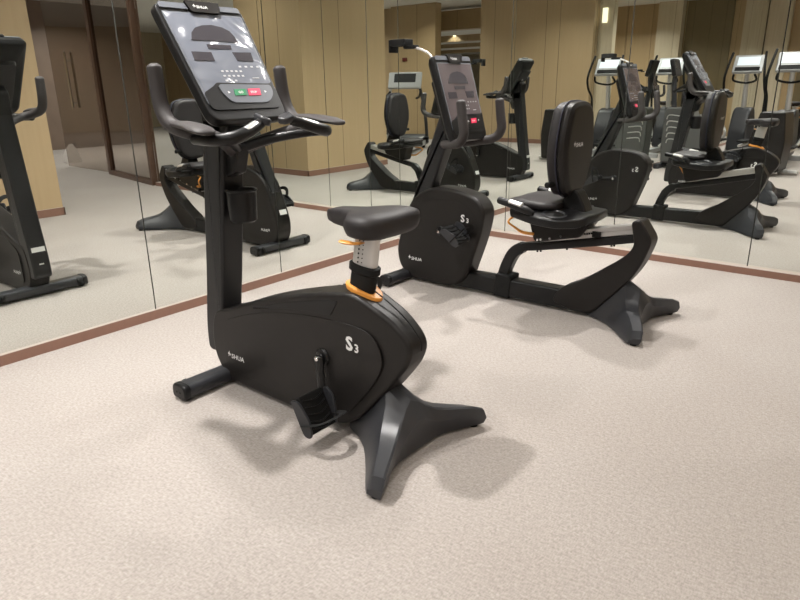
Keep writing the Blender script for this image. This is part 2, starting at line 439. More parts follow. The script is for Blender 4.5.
def skirting(name, a, b, h=0.052, t=0.012, top=0.006):
    """brown skirting with a paler top edge between two floor points; a->b has the room on its left"""
    a = Vector(a); b = Vector(b); d = (b - a); L_ = d.length; ang = math.atan2(d.y, d.x)
    o = obj(name, nbox(0, L_, -t, 0, 0, h), 'skirting', smooth=False); o.location = (a.x, a.y, 0); o.rotation_euler = (0, 0, ang); struct(o)
    e = obj('trim_edge', nbox(0, L_, -t, 0.0005, h, h + 0.003), 'skirting_top', o, smooth=False)
    return o
skirting('baseboard_left', (0, 0), (0, -12.1), 0.052, 0.014)
skirting('baseboard_right', (4.78, 0), (0, 0), 0.046, 0.045)
skirting('baseboard_partition', (3.688, -3.5), (3.688, -1.708), 0.08, 0.012) 
skirting('baseboard_partition_end', (3.688, -1.708), (5.1, -1.708), 0.08)
skirting('baseboard_back', (4.9, -8.188), (2.3, -8.188), 0.09)

def mirror(x0, x1, y0, y1, label, group):
    o = obj('mirror_panel', nbox(x0, x1, y0, y1, 0.05, CEIL - 0.005), 'mirror', smooth=False)
    return tag(o, label, 'mirror', group)
G = 0.0035
ys = [0, -1.02, -1.957, -2.896, -3.83, -4.77, -5.71, -6.65, -7.59, -8.53, -9.47, -10.41, -11.35, -12.1]
LL = ['left wall mirror panel ending in the room corner behind the recumbent bike',
      'left wall mirror panel behind the upright bike console, second from the corner',
      'left wall mirror panel showing the glass doors and brown door frame',
      'left wall mirror panel showing the reflected upright bike, at the picture edge']
OUT = ['next to the upright bike view', 'beside the cross trainer with pale vents', 'between cross trainer and elliptical trainers', 'beside the nearer elliptical trainer', 'beside the farther elliptical trainer',
       'opposite the lit slot', 'beside the farthest upright bike', 'beside the farthest recumbent bike', 'last before the brown back wall']
for i in range(len(ys) - 1):
    lab = LL[i] if i < 4 else 'left wall mirror panel beyond the picture edge, ' + OUT[i - 4]
    mirror(-0.018, -0.012, ys[i + 1] + G, ys[i] - (G if i else -0.047), lab, 'mirror panels on the left wall' if i < 4 else 'left wall mirror panels beyond the frame')
xs = [-0.012, 0.56, 1.50, 2.44, 3.38, 4.78]
RL = ['narrow right wall mirror panel between the room corner and the first joint',
      'right wall mirror panel directly behind the recumbent bike seat back',
      'right wall mirror panel reflecting the recumbent frame, left of the last joint in view',
      'right wall mirror panel at the right picture edge, right of the last joint',
      'right wall mirror panel beyond the right picture edge']
for i in range(5):
    mirror(xs[i] + (G if i else 0), xs[i + 1] - G, 0.041, 0.047, RL[i], 'mirror panels on the right wall')
# glass doors and framed sidelight, on the line beyond the right wall mirrors
gd = thing('glass_door', 'frameless brown glass door with long steel pull handles in left wall reflection', 'door', (6.60, 0.32, 0), math.radians(2.5))
obj('pane', nbox(0.0, 1.5, -0.006, 0.006, 0.02, 2.6), 'glass', gd, smooth=False)
for s in (-1, 1):
    h = obj('handle', tube([(0.82, s * 0.055, 0.98), (0.82, s * 0.055, 1.80)], 0.018, smooth=False), 'chrome', gd)
    b_ = bmesh.new()
    for z in (1.05, 1.68): cyl((0.82, s * 0.006, z), (0.82, s * 0.055, z), 0.008, b_, 10)
    obj('bracket', b_, 'chrome', h)
gs = thing('glass_sidelight', 'tall brown framed glass sidelight beside the glass door in left wall reflection', 'window', (4.82, 0.02, 0), math.radians(9.5))
obj('pane', nbox(0.06, 1.66, -0.006, 0.006, 0.06, 2.9), 'glass', gs, smooth=False)
for a, b in ((0.0, 0.07), (1.62, 1.74)): obj('frame_post', nbox(a, b, -0.04, 0.04, 0, 3.0), 'glassframe', gs, smooth=False)
obj('frame_rail', nbox(0.07, 1.62, -0.04, 0.04, 0, 0.07), 'glassframe', gs, smooth=False)
obj('frame_rail', nbox(0.07, 1.62, -0.04, 0.04, 2.9, 3.0), 'glassframe', gs, smooth=False)
plain('trim_1', 9.7, 11.6, 0.25, 0.4, 0, CEIL, 'darkwall')
plain('trim_2', 6.5, 12, -0.08, 0.0, CEIL - 0.25, CEIL, 'darkwall')

# bag on the lobby floor behind the glass
bg = thing('carrier_bag', 'crumpled white bag on the floor behind the glass door', 'bag', (8.85, 0.80, 0), 0.3)
b_ = bmesh.new()
loft([[(-.17, -.12, 0), (.17, -.13, 0), (.18, .12, 0), (-.16, .13, 0)], [(-.18, -.1, .1), (.16, -.12, .12), (.17, .1, .11), (-.17, .12, .09)],
      [(-.13, -.06, .24), (.15, -.08, .2), (.13, .07, .22), (-.1, .08, .25)], [(-.09, -.02, .32), (.12, -.03, .27), (.11, .03, .28), (-.08, .03, .33)]], b_)
obj('bag_body', b_, 'bag', bg, 60)
obj('handle', tube([(-.06, 0, .31), (-.05, .06, .33), (.02, .10, .30), (.05, .08, .26)], 0.006), 'rubber', bg)

# ceiling downlights
DL = 0
for i, (x, y, pw, where) in enumerate(LIGHT_GRID):
    t = thing('downlight', 'small round recessed ceiling downlight ' + where, 'ceiling light', (x, y, CEIL), 0, 'ceiling downlights')
    obj('trim_ring', ring_lathe([(0.062, -0.004), (0.078, -0.006), (0.08, 0.0), (0.062, 0.0)], (0, 0, 0), closed=True), 'white', t)
    obj('lens', cyl((0, 0, -0.002), (0, 0, 0.0), 0.06), 'lamp', t)
    ld = bpy.data.lights.new('downlight_lamp', 'AREA'); ld.shape = 'DISK'; ld.size = 0.10; ld.energy = LAMP_POWER * pw; ld.color = LAMP_COLOR; ld.spread = math.radians(140)
    lo = bpy.data.objects.new('lamp', ld); C.objects.link(lo); lo.parent = t; lo.location = (0, 0, -0.012)

# lit slot in the back wall, and the call point
o = obj('wall_light', nbox(2.12, 2.22, -8.42, -8.38, 2.35, 2.62, 0.01), 'lightstrip'); tag(o, 'narrow lit panel in a slot of the back wall', 'light')
plain('wall_slot', 2.0, 2.3, -8.6, -8.43, 0, CEIL, 'wood_pale')
o = obj('alarm_call_point', nbox(6.82, 6.95, -8.02, -7.99, 1.78, 1.86, 0.005), 'callpoint'); tag(o, 'small dark red call point on the brown wooden pier', 'alarm')

# ================================================================ shared bike parts
def foot_cover(OX, shift=0.0):
    """flared rear foot: two legs sweeping out and back from a central keel"""
    sh = shift - OX
    #  v,   FBx,  Ax, Az,  Bx, Bz,  Cx,  Cz,  RBx
    S = [(0.0, 1.700, 1.885, .262, 2.000, .205, 2.046, .135, 2.036),
         (0.035, 1.735, 1.915, .238, 2.008, .187, 2.046, .128, 2.036),
         (0.065, 1.810, 1.940, .190, 2.018, .162, 2.046, .108, 2.036),
         (0.105, 1.868, 1.958, .145, 2.034, .136, 2.052, .088, 2.037),
         (0.15, 1.915, 1.985, .122, 2.056, .122, 2.066, .078, 2.046),
         (0.20, 1.962, 2.020, .108, 2.082, .112, 2.088, .074, 2.070),
         (0.25, 2.006, 2.050, .094, 2.106, .102, 2.110, .070, 2.096),
         (0.290, 2.042, 2.074, .076, 2.124, .084, 2.127, .058, 2.116),
         (0.308, 2.062, 2.084, .040, 2.126, .046, 2.129, .036, 2.122)]
    def sec(r, s):
        v, fb, ax, az, bx, bz, cx, cz, rb = r
        return [(fb + sh, s * v, .012), (fb + .004 + sh, s * v, .03), (ax - .006 + sh, s * v, az - .008), (ax + .004 + sh, s * v, az), (bx - .004 + sh, s * v, bz), (bx + .004 + sh, s * v, bz - .006),
                (cx + sh, s * v, cz), (rb + sh, s * v, .02), (rb - .004 + sh, s * v, .012)]
    secs = [sec(r, -1) for r in S[::-1]] + [sec(r, 1) for r in S[1:]]
    return loft(secs)

def foot_pads(OX, shift, parent):
    for s in (-1, 1):
        obj('foot_pad', cyl((2.085 + shift - OX, s * 0.285, 0.0), (2.085 + shift - OX, s * 0.285, 0.014), 0.017), 'rubber', parent)

def console(parent, T, B, hw_t, hw_b, film, OX, buttons_dark=False):
    """tilted console head. T,B: (x,z) of the top and the bottom of its face at mid width"""
    T = Vector((T[0] - OX, 0, T[1])); B = Vector((B[0] - OX, 0, B[1])); L_ = (T - B).length
    yd = (T - B).normalized(); xd = Vector((0, 1, 0)); n = xd.cross(yd)
    if n.x < 0: n = -n; xd = -xd
    k = L_ / 0.396
    def W(a, b, d): return B + Vector((0, 1, 0)) * a + yd * b * k + n * d
    ctl = [(-hw_b - .012, -.055, .05), (hw_b + .012, -.055, .05), (hw_t + .014, .437, .035), (-hw_t - .014, .437, .035)]
    outl = roundpoly(ctl, 6)
    back = [Vector((p.x * .93, p.y * .96 + .006)) for p in outl]
    hump = [Vector((p.x * .62, (p.y - .14) * .72 + .12)) for p in outl]
    def R(o, d, e=0): 
        q = inset_poly(o, e) if e else o
        return [W(p.x, p.y, d) for p in q]
    body = obj('console', loft([R(outl, .0, .010), R(outl, -.003, .004), R(outl, -.012), R(outl, -.034), R(back, -.052), R(back, -.058, .012), R(hump, -.085), R(hump, -.112, .012)]), 'black2', parent, 30)
    # grey overlay with a thin pale bezel
    ov = roundpoly([(-hw_b + .002, -.002, .03), (hw_b - .002, -.002, .03), (hw_t - .004, .398, .008), (-hw_t + .004, .398, .008)], 5)
    org = W(0, 0, 0)
    ins = [(p.x, p.y) for p in inset_poly(ov, .007)]
    def FP(pts, dep, thick=.002, bm=None): 
        return flat_poly([(a, b * k) for a, b in pts], B, Vector((0, 1, 0)), yd, depth=dep, thick=thick, bm=bm) if n.dot(Vector((0, 1, 0)).cross(yd)) > 0 else None
    obj('bezel', FP([(p.x, p.y) for p in ov], .002, .004), 'bezel', body, smooth=False)
    # the overlay is a fine grid so that its film can ripple
    bmf = bmesh.new(); NX, NY = 28, 30; grid = []
    for j in range(NY + 1):
        row = []
        for i in range(NX + 1):
            b_ = 0.006 + (0.386) * j / NY
            hw = (hw_b + (hw_t - hw_b) * b_ / 0.396) - .010
            a_ = -hw + 2 * hw * i / NX
            dz = 0.0
            row.append(bmf.verts.new(W(a_, b_, .0028 + dz)))
        grid.append(row)
    for j in range(NY):
        for i in range(NX): bmf.faces.new((grid[j][i], grid[j][i + 1], grid[j + 1][i + 1], grid[j + 1][i]))
    obj('overlay', bmf, film, body, 80, wn=False)
    arch = [(-.108, .278), (.097, .276), (.094, .300), (.083, .324), (.055, .340), (.010, .348), (-.035, .343), (-.07, .331), (-.094, .310)]
    obj('display', FP(arch, .0048), 'window', body, smooth=False)
    obj('display', FP([(-.053, .243), (.052, .244), (.055, .262), (-.052, .262)], .0045), 'window', body, smooth=False)
    obj('display', FP([(-.137, .192), (-.05, .191), (-.049, .228), (-.133, .229)], .0045), 'window', body, smooth=False)
    obj('display', FP([(.053, .193), (.13, .193), (.136, .232), (.048, .231)], .0045), 'window', body, smooth=False)
    # keypad print
    bt = bmesh.new()
    for r in range(3):
        for c in range(5):
            if r == 2 and c > 2: continue
            a = -.045 + c * .021; b = .145 - r * .020
            FP([(a, b), (a + .011, b), (a + .011, b + .007), (a, b + .007)], .0040, 0, bt)
    for c in range(4):
        a = .045 + c * .028; FP([(a, .165), (a + .012, .165), (a + .012, .172), (a, .172)], .0040, 0, bt)
    obj('dash_mark', FP([(.085, .118), (.118, .118), (.118, .121), (.085, .121)], .0040, 0), 'keyprint', body, smooth=False)
    obj('keypad_lettering', bt, 'keyprint' if not buttons_dark else 'grey_print', body, smooth=False)
    # lower button panel
    pod = roundpoly([(-.060, .014, .02), (.110, .010, .03), (.150, .05, .02), (.152, .086, .012), (-.092, .092, .02), (-.085, .05, .02)], 4)
    obj('lower_casing', FP([(p.x, p.y) for p in roundpoly([(-hw_b + .004, -.012, .03), (hw_b - .004, -.012, .03), (hw_b + .002, .105, .01), (.155, .094, .01), (-.092, .100, .01), (-.11, .085, .02), (-hw_b + .004, .060, .01)], 4)], .0045, .004), 'black2', body, smooth=False)
    obj('button_panel', FP([(p.x, p.y) for p in pod], .0075, .003), 'pod' if not buttons_dark else 'black2', body, smooth=False)
    obj('start_button', FP([(-.038, .042), (.016, .043), (.022, .069), (-.032, .068)], .0095, .002), 'green' if not buttons_dark else 'black', body, smooth=False)
    obj('stop_button', FP([(.026, .041), (.083, .042), (.089, .070), (.033, .069)], .0095, .002), 'red', body, smooth=False)
    obj('start_lettering', text_bm('GO', .014, W(-.018, .050, .010), (0, 1, 0), yd), 'white', body, smooth=False)
    obj('stop_lettering', text_bm('STOP', .012, W(.038, .050, .010), (0, 1, 0), yd), 'white', body, smooth=False)
    for a in (-.062, .108): obj('arrow_mark', FP([(a, .052), (a + .01, .057), (a, .062)], .0080, 0), 'white', body, smooth=False)
    # top cap and name plate
    obj('top_cap', FP([(p.x, p.y) for p in roundpoly([(-hw_t + .002, .412, .006), (hw_t - .002, .412, .006), (hw_t - .004, .436, .012), (-hw_t + .004, .436, .012)], 3)], .004, .006), 'bezel', body, smooth=False)
    obj('name_plate', FP([(p.x, p.y) for p in roundpoly([(-.054, .396, .01), (.072, .396, .01), (.086, .444, .006), (-.068, .444, .006)], 3)], .012, .014), 'black', body, smooth=False)
    obj('logo', brand(W(-.040, .412, .0122), (0, 1, 0), yd, .019), 'white', body, smooth=False)
    # back: maker's dot
    obj('back_mark', cyl(W(0, .2, -.1118), W(0, .2, -.1135), .012, seg=16), 'silver', body)
    return body

def shroud_marks(parent, v, s3, lg, OX, s3size=.066):
    """S3 and the maker's word on both flanks"""
    for s, nm in ((-1, 1), (1, -1)):
        xd = (1, 0, 0) if s < 0 else (-1, 0, 0)
        x = s3[0] - OX; wS = .078
        ox = x - wS / 2 if s < 0 else x + wS / 2
        b_ = text_bm('S', s3size, (ox, s * v, s3[1]), xd, (0, 0, 1), bold=.035)
        text_bm('3', s3size * .62, (ox + (.040 if s < 0 else -.040), s * v, s3[1] - .002), xd, (0, 0, 1), bm=b_, bold=.03)
        obj('model_mark', b_, 'white', parent, smooth=False)
        x = lg[0] - OX; ox = x - .058 if s < 0 else x + .058
        obj('logo', brand((ox, s * v, lg[1]), xd, (0, 0, 1), .033), 'white', parent, smooth=False)

def pedal(parent, c, tilt, OX, s):
    """cage pedal with ribbed tread and strap wing; c = axle end at the crank (world x,z), tilt about Y"""
    x, z = c[0] - OX, c[1]; y0 = s * .105
    Mx = Matrix.Translation((x, y0, z)) @ Matrix.Rotation(tilt, 4, 'Y') @ Matrix.Scale(1.28, 4)
    b_ = nbox(-.058, .055, *sorted((0.0, s * .092)), -.012, .012, .008, 2, mtx=Mx)
    p = obj('pedal', b_, 'rubber', parent)
    rb = bmesh.new()
    for i in range(5):
        xx = -.045 + i * .021
        tube([Mx @ Vector((xx, s * .008, .0125)), Mx @ Vector((xx + .010, s * .045, .017)), Mx @ Vector((xx, s * .084, .0125))], .0028, rb, 8, 4)
    obj('tread_ridge', rb, 'black2', p)
    wb = slab([Vector(q) for q in roundpoly([(-.062, -.030, .012), (.055, -.034, .02), (.068, .012, .02), (.020, .046, .02), (-.050, .022, .02)], 4)], .004, .002, 2)
    bmesh.ops.transform(wb, matrix=Mx @ Matrix.Translation((0, s * .097, 0)) @ Matrix.Diagonal((.95, 1, .6, 1)), verts=wb.verts)
    obj('side_flange', wb, 'foot', p)
    wb = slab([Vector(q) for q in roundpoly([(-.055, -.014, .008), (.05, -.014, .008), (.058, .012, .012), (-.02, .042, .015), (-.055, .03, .01)], 4)], .004, .002, 2)
    bmesh.ops.transform(wb, matrix=Mx @ Matrix.Translation((0, s * -.003, 0)), verts=wb.verts)
    obj('side_flange', wb, 'foot', p)
    st = tube([Mx @ Vector((.02, s * .098, -.01)), Mx @ Vector((.03, s * .092, .055)), Mx @ Vector((.03, s * .045, .082)), Mx @ Vector((.03, s * .0, .055)), Mx @ Vector((.02, s * -.004, -.01))], .012, None, 8, 5, flat=(1.2, .18))
    obj('strap', st, 'rubber', p)
    return p

def crank(parent, ax, ends, OX, v):
    for s, e in ((-1, ends[0]), (1, ends[1])):
        hub = ring_lathe([(.0, -.0), (.030, .0), (.032, .006), (.026, .012), (.012, .014), (.010, .016)][1:], (ax[0] - OX, s * (v - .004), ax[1]), (0, s, 0))
        obj('hub_recess', hub, 'black2', parent)
        a = Vector((ax[0] - OX, s * (v + .022), ax[1])); b = Vector((e[0] - OX, s * (v + .034), e[1]))
        arm = tube([a, a.lerp(b, .5), b], [.022, .018, .017], None, 12, 3, flat=(1, .6), up=(0, 1, 0))
        ao = obj('crank_arm', arm, 'black2', parent)
        obj('crank_bolt', cyl(a + Vector((0, s * .004, 0)), a + Vector((0, s * .015, 0)), .010, seg=12, bev=.003), 'chrome', ao)
        obj('pedal_axle', cyl(b - Vector((0, s * .008, 0)), b + Vector((0, s * .05, 0)), .009, seg=12), 'chrome', ao)

def front_bar(parent, x0, x1, OX, hy=.29):
    ob = obj('front_foot', slab([Vector(p) for p in roundpoly([(x0 - OX, .012, .02), (x1 - OX, .012, .02), (x1 - OX, .072, .03), (x0 - OX, .072, .03)], 5)], hy - .028, .004, 2), 'foot', parent)
    for s in (-1, 1):
        cb = slab([Vector(p) for p in roundpoly([(x0 - .002 - OX, .008, .022), (x1 + .002 - OX, .008, .022), (x1 + .002 - OX, .075, .032), (x0 - .002 - OX, .075, .032)], 5)], .018, .010, 4, y0=s * (hy - .016))
        cp = obj('end_cap', cb, 'black2', ob)
        hb = bmesh.new()
        for dx in (-.012, .012): cyl(((x0 + x1) / 2 + dx - OX, s * (hy - .001), .040), ((x0 + x1) / 2 + dx - OX, s * (hy + .0025), .040), .005, hb, 10)
        obj('screw', hb, 'rubber', cp)
        wh = ring_lathe([(.012, -.011), (.024, -.011), (.027, -.006), (.027, .006), (.024, .011), (.012, .011)], (x0 + .010 - OX, s * (hy - .06), .040), (0, 1, 0))
        obj('transport_wheel', wh, 'rubber', ob)
        obj('bolt', cyl(((x0 + x1) / 2 + .035 - OX, s * .045, .070), ((x0 + x1) / 2 + .035 - OX, s * .045, .082), .009, seg=12, bev=.002), 'chrome', ob)
    for s in (-1, 1):
        obj('foot_pad', cyl(((x0 + x1) / 2 - OX, s * (hy - .03), 0), ((x0 + x1) / 2 - OX, s * (hy - .03), .014), .018), 'rubber', parent)
    return ob

# ================================================================ upright bike
def make_upright(label, loc, rz=0, group=None):
    OX = 1.5
    t = thing('upright_exercise_bike', label, 'exercise bike', loc, rz, group)
    def X(pts): return [Vector((p[0] - OX, p[1])) for p in pts]
    shell_ctl = [(0.958, .33, .05), (0.925, .20, .08), (0.945, .095, .05), (1.02, .018, .02), (1.64, .016, .1), (1.775, .05, .08), (1.95, .245, .10), (2.035, .355, .05),
                 (2.052, .43, .06), (1.965, .505, .05), (1.80, .572, .05), (1.62, .540, .15), (1.42, .488, .15), (1.22, .422, .10), (1.08, .362, .06)]
    P = [Vector((p[0] - OX, p[1])) for p in roundpoly(shell_ctl, 6)]
    def hw(x, z):
        x += OX
        w_ = .068
        if x > 1.80: w_ -= .016 * min(1, (x - 1.80) / .25)
        if x < 1.15: w_ -= .008 * min(1, (1.15 - x) / .2)
        return w_
    shell = obj('shroud', slab(P, .068, .016, 5, hwf=hw), 'black', t, 28)
    # raised side panel with the curved shoulder line
    for s in (-1, 1):
        pn = [Vector((p[0] - OX, p[1])) for p in roundpoly([(1.02, .085, .05), (1.62, .045, .08), (1.74, .075, .06), (1.90, .255, .10), (1.945, .36, .10), (1.885, .45, .08), (1.74, .455, .02), (1.52, .440, .2), (1.25, .385, .1), (1.03, .30, .05)], 6)]
        obj('side_panel', slab(pn, .0022, .002, 2, y0=s * .0665), 'black', shell)
        lp = [Vector((p[0] - OX, p[1])) for p in roundpoly([(1.24, .402, .02), (1.45, .470, .05), (1.70, .530, .05), (1.735, .530, .01), (1.695, .468, .01), (1.50, .455, .1), (1.30, .412, .05)], 5)]
        obj('shoulder_panel', slab(lp, .0022, .002, 2, y0=s * .0675), 'black2', shell)
    shroud_marks(shell, .0695, (1.806, .358), (1.108, .140), OX, .072)
    seam = tube([(1.70 - OX, 0, .570), (1.82 - OX, 0, .581), (1.97 - OX, 0, .511), (2.045 - OX, 0, .44), (2.051 - OX, 0, .40)], .0025, None, 6, 5)
    obj('centre_seam', seam, 'rubber', shell)
    # post
    post = [(0.886, .13, .03), (0.885, .22, .05), (0.897, .316, .1), (0.924, .46, .1), (.996, .995, .05), (1.017, 1.14, .01), (1.145, 1.14, .01), (1.125, .985, .05), (1.042, .46, .1), (1.012, .30, .05), (1.0, .13, .01)]
    obj('post', slab(X(roundpoly(post, 5)), .055, .013, 4), 'frame', t, 30)
    obj('label_sticker', flat_poly([(-.04, 0), (.04, 0), (.04, .03), (-.04, .03)], (.8955 - OX, 0, .30), (0, -1, 0), (.08, 0, 1), depth=.001), 'white', t, smooth=False)
    obj('label_sticker', flat_poly([(-.014, 0), (.014, 0), (.014, .009), (-.014, .009)], (.8845 - OX, 0, .22), (0, -1, 0), (0, 0, 1), depth=.001), 'white', t, smooth=False)
    obj('cable_cover', slab(X(roundpoly([(1.075, .90, .01), (1.165, .93, .01), (1.20, 1.04, .02), (1.10, 1.10, .01)], 3)), .032, .01, 3), 'black2', t)
    front_bar(t, 0.950, 1.043, OX, .293)
    # cup holder
    cc = (1.155 - OX, 0.0, .735)
    cup = obj('cup_holder', ring_lathe([(.006, .002), (.044, .0), (.054, .008), (.059, .122), (.064, .126), (.062, .132), (.056, .130), (.051, .012), (.006, .010)], cc), 'black2', t)
    obj('cup_bracket', nbox(1.05 - OX, 1.115 - OX, -.022, .022, .76, .84, .006), 'black2', cup)
    # console, neck
    console(t, (1.023, 1.512), (1.240, 1.181), .181, .166, 'film', OX)
    obj('neck', slab(X(roundpoly([(1.02, 1.04, .01), (1.13, 1.04, .01), (1.20, 1.13, .02), (1.07, 1.30, .02), (1.00, 1.24, .02)], 3)), .055, .015, 4), 'black2', t)
    # handlebar: one tube, both sides
    half = [(1.108, .283, 1.318), (1.122, .285, 1.20), (1.160, .284, 1.135), (1.235, .264, 1.106), (1.275, .215, 1.092), (1.245, .14, 1.070), (1.185, .06, 1.038)]
    pts = [(x - OX, -y, z) for x, y, z in half] + [(1.145 - OX, 0, 1.012)] + [(x - OX, y, z) for x, y, z in half[::-1]]
    rad = [.026, .027, .027, .026, .024, .024, .025, .025, .025, .024, .024, .026, .027, .027, .026]
    hb = obj('handlebar', tube(pts, rad, None, 16, 7), 'foam', t, 60)
    for s in (-1, 1):
        # elbow pad
        secs = []
        for x, cy, hwid, th, z in ((1.165, .280, .010, .006, 1.134), (1.20, .283, .024, .011, 1.132), (1.26, .289, .036, .014, 1.130), (1.32, .296, .044, .015, 1.126), (1.375, .304, .047, .014, 1.119), (1.410, .309, .038, .011, 1.112), (1.425, .311, .020, .006, 1.108)):
            secs.append([(x - OX, s * cy + math.cos(a) * hwid, z + math.sin(a) * th) for a in [2 * math.pi * k / 16 for k in range(16)]])
        obj('elbow_pad', loft(secs), 'foam', hb, 60)
        # hand grip with sensor plate
        gp = [(1.27, .262, 1.080), (1.37, .262, 1.082), (1.425, .215, 1.088), (1.425, .140, 1.108), (1.402, .075, 1.130)]
        gr = obj('hand_grip', tube([(x - OX, s * y, z) for x, y, z in gp], [.018, .021, .023, .021, .019], None, 16, 6), 'black2', hb, 60)
        pl = tube([(1.430 - OX, s * .165, 1.101), (1.424 - OX, s * .138, 1.109), (1.414 - OX, s * .110, 1.118)], [.0165, .017, .0165], None, 12, 4)
        bmesh.ops.translate(pl, vec=(.0015, 0, .0062), verts=pl.verts)
        obj('sensor_plate', pl, 'sensor', gr, 60)
        sw = slab([Vector(q) for q in roundpoly([(-.034, .002, .006), (-.006, .036, .014), (.026, .040, .014), (.034, .006, .01), (.004, -.026, .012)], 4)], .013, .008, 4)
        Mx = Matrix.Translation((1.396 - OX, s * .062, 1.140)) @ Matrix.Rotation(s * math.radians(-50), 4, 'Z') @ Matrix.Rotation(math.radians(25), 4, 'Y') @ Matrix.Rotation(math.radians(90), 4, 'X')
        bmesh.ops.transform(sw, matrix=Mx, verts=sw.verts)
        obj('thumb_switch', sw, 'foot', gr)
        # support strut from the centre out to the grips
        obj('strut', tube([(1.18 - OX, s * .02, 1.03), (1.25 - OX, s * .09, 1.058), (1.33 - OX, s * .17, 1.075), (1.37 - OX, s * .235, 1.08)], [.02, .019, .017, .016], None, 12, 5), 'black2', hb, 60)
    # crank and pedals
    crank(t, (1.645, .297), ((1.668, .133), (1.622, .461)), OX, .070)
    pedal(t, (1.690, .122), math.radians(62), OX, -1)
    pedal(t, (1.622, .461), math.radians(20), OX, 1)
    # rear foot
    ft = obj('rear_foot', foot_cover(OX, 0), 'foot', t, 22, wn=False); foot_pads(OX, 0, ft)
    # seat assembly
    ring = []
    for (r1, dz) in ((.060, 0), (.064, .004), (.060, .009), (.046, .010)):
        ring.append((r1, dz))
    rb = bmesh.new()
    R_ = []
    for e, dz in ((-.002, -.012), (.0, .002), (-.003, .006), (-.012, .007)):
        R_.append([rb.verts.new((1.800 - OX + math.cos(a) * (.078 + e), math.sin(a) * (.046 + e), .575 + dz - .14 * math.cos(a) * (.078) - .25 * max(0, math.cos(a)) ** 2 * .07)) for a in [2 * math.pi * k / 32 for k in range(32)]])
    for a, b in zip(R_[:-1], R_[1:]):
        for k in range(32): rb.faces.new((a[k], a[(k + 1) % 32], b[(k + 1) % 32], b[k]))
    rb.faces.new(R_[0][::-1]); rb.faces.new(R_[-1])
    obj('seat_collar_ring', rb, 'orange', t, 60)
    def oval(zc, xc, a_, b_, tilt=-.17):
        return [(xc - OX + math.copysign(abs(math.cos(k)) ** .75, math.cos(k)) * a_, math.copysign(abs(math.sin(k)) ** .75, math.sin(k)) * b_, zc + tilt * math.cos(k) * a_) for k in [2 * math.pi * i / 28 for i in range(28)]]
    lean = lambda z: 1.790 + (z - .55) * .165
    obj('seat_sleeve', loft([oval(z, lean(z), a_, b_) for z, a_, b_ in ((.545, .052, .030), (.632, .050, .029), (.638, .060, .036), (.660, .060, .036), (.664, .052, .030))]), 'rubber', t, 40)
    st = obj('seat_tube', loft([oval(z, lean(z), .049, .026) for z in (.655, .70, .75, .80)]), 'silver', t, 50)
    dots = bmesh.new()
    for i in range(8):
        z = .675 + i * .0155
        for dx in (-.012, .006):
            cyl((lean(z) - OX + dx, -.0235, z), (lean(z) - OX + dx, -.0275, z), .0022 if dx > 0 else .0032, dots, 8)
    obj('height_scale', dots, 'rubber', st)
    lv = tube([(1.84 - OX, -.01, .750), (1.80 - OX, -.03, .740), (1.765 - OX, -.045, .742), (1.745 - OX, -.05, .745)], [.008, .009, .012, .010], None, 12, 5, flat=(1.4, .5))
    obj('height_lever', lv, 'orange', t, 60)
    # saddle
    secs = []
    #      x      half width  top   thickness
    for x, hwid, zt, th in ((1.658, .012, .838, .03), (1.664, .030, .848, .048), (1.695, .040, .855, .062), (1.74, .046, .858, .070), (1.785, .062, .860, .078), (1.818, .100, .862, .084),
                            (1.845, .138, .864, .090), (1.875, .149, .866, .092), (1.91, .150, .866, .092), (1.94, .142, .864, .086), (1.958, .120, .855, .070), (1.966, .095, .842, .040)):
        sec = []
        for k in range(24):
            a = 2 * math.pi * k / 24
            cx_ = math.copysign(abs(math.cos(a)) ** .55, math.cos(a)); sz = math.copysign(abs(math.sin(a)) ** .6, math.sin(a))
            yy = cx_ * hwid * (1 if sz > -.2 else .94)
            dip = -.007 * (1 - min(1, abs(yy) / max(hwid, .01))) if sz > 0 else 0
            sec.append((x - OX, yy, zt - th / 2 + sz * th / 2 + dip))
        secs.append(sec)
    sd = obj('saddle', loft(secs), 'seat', t, 60, wn=False)
    obj('saddle_clamp', nbox(1.79 - OX, 1.87 - OX, -.025, .025, .77, .80, .006), 'rubber', sd)
    return t

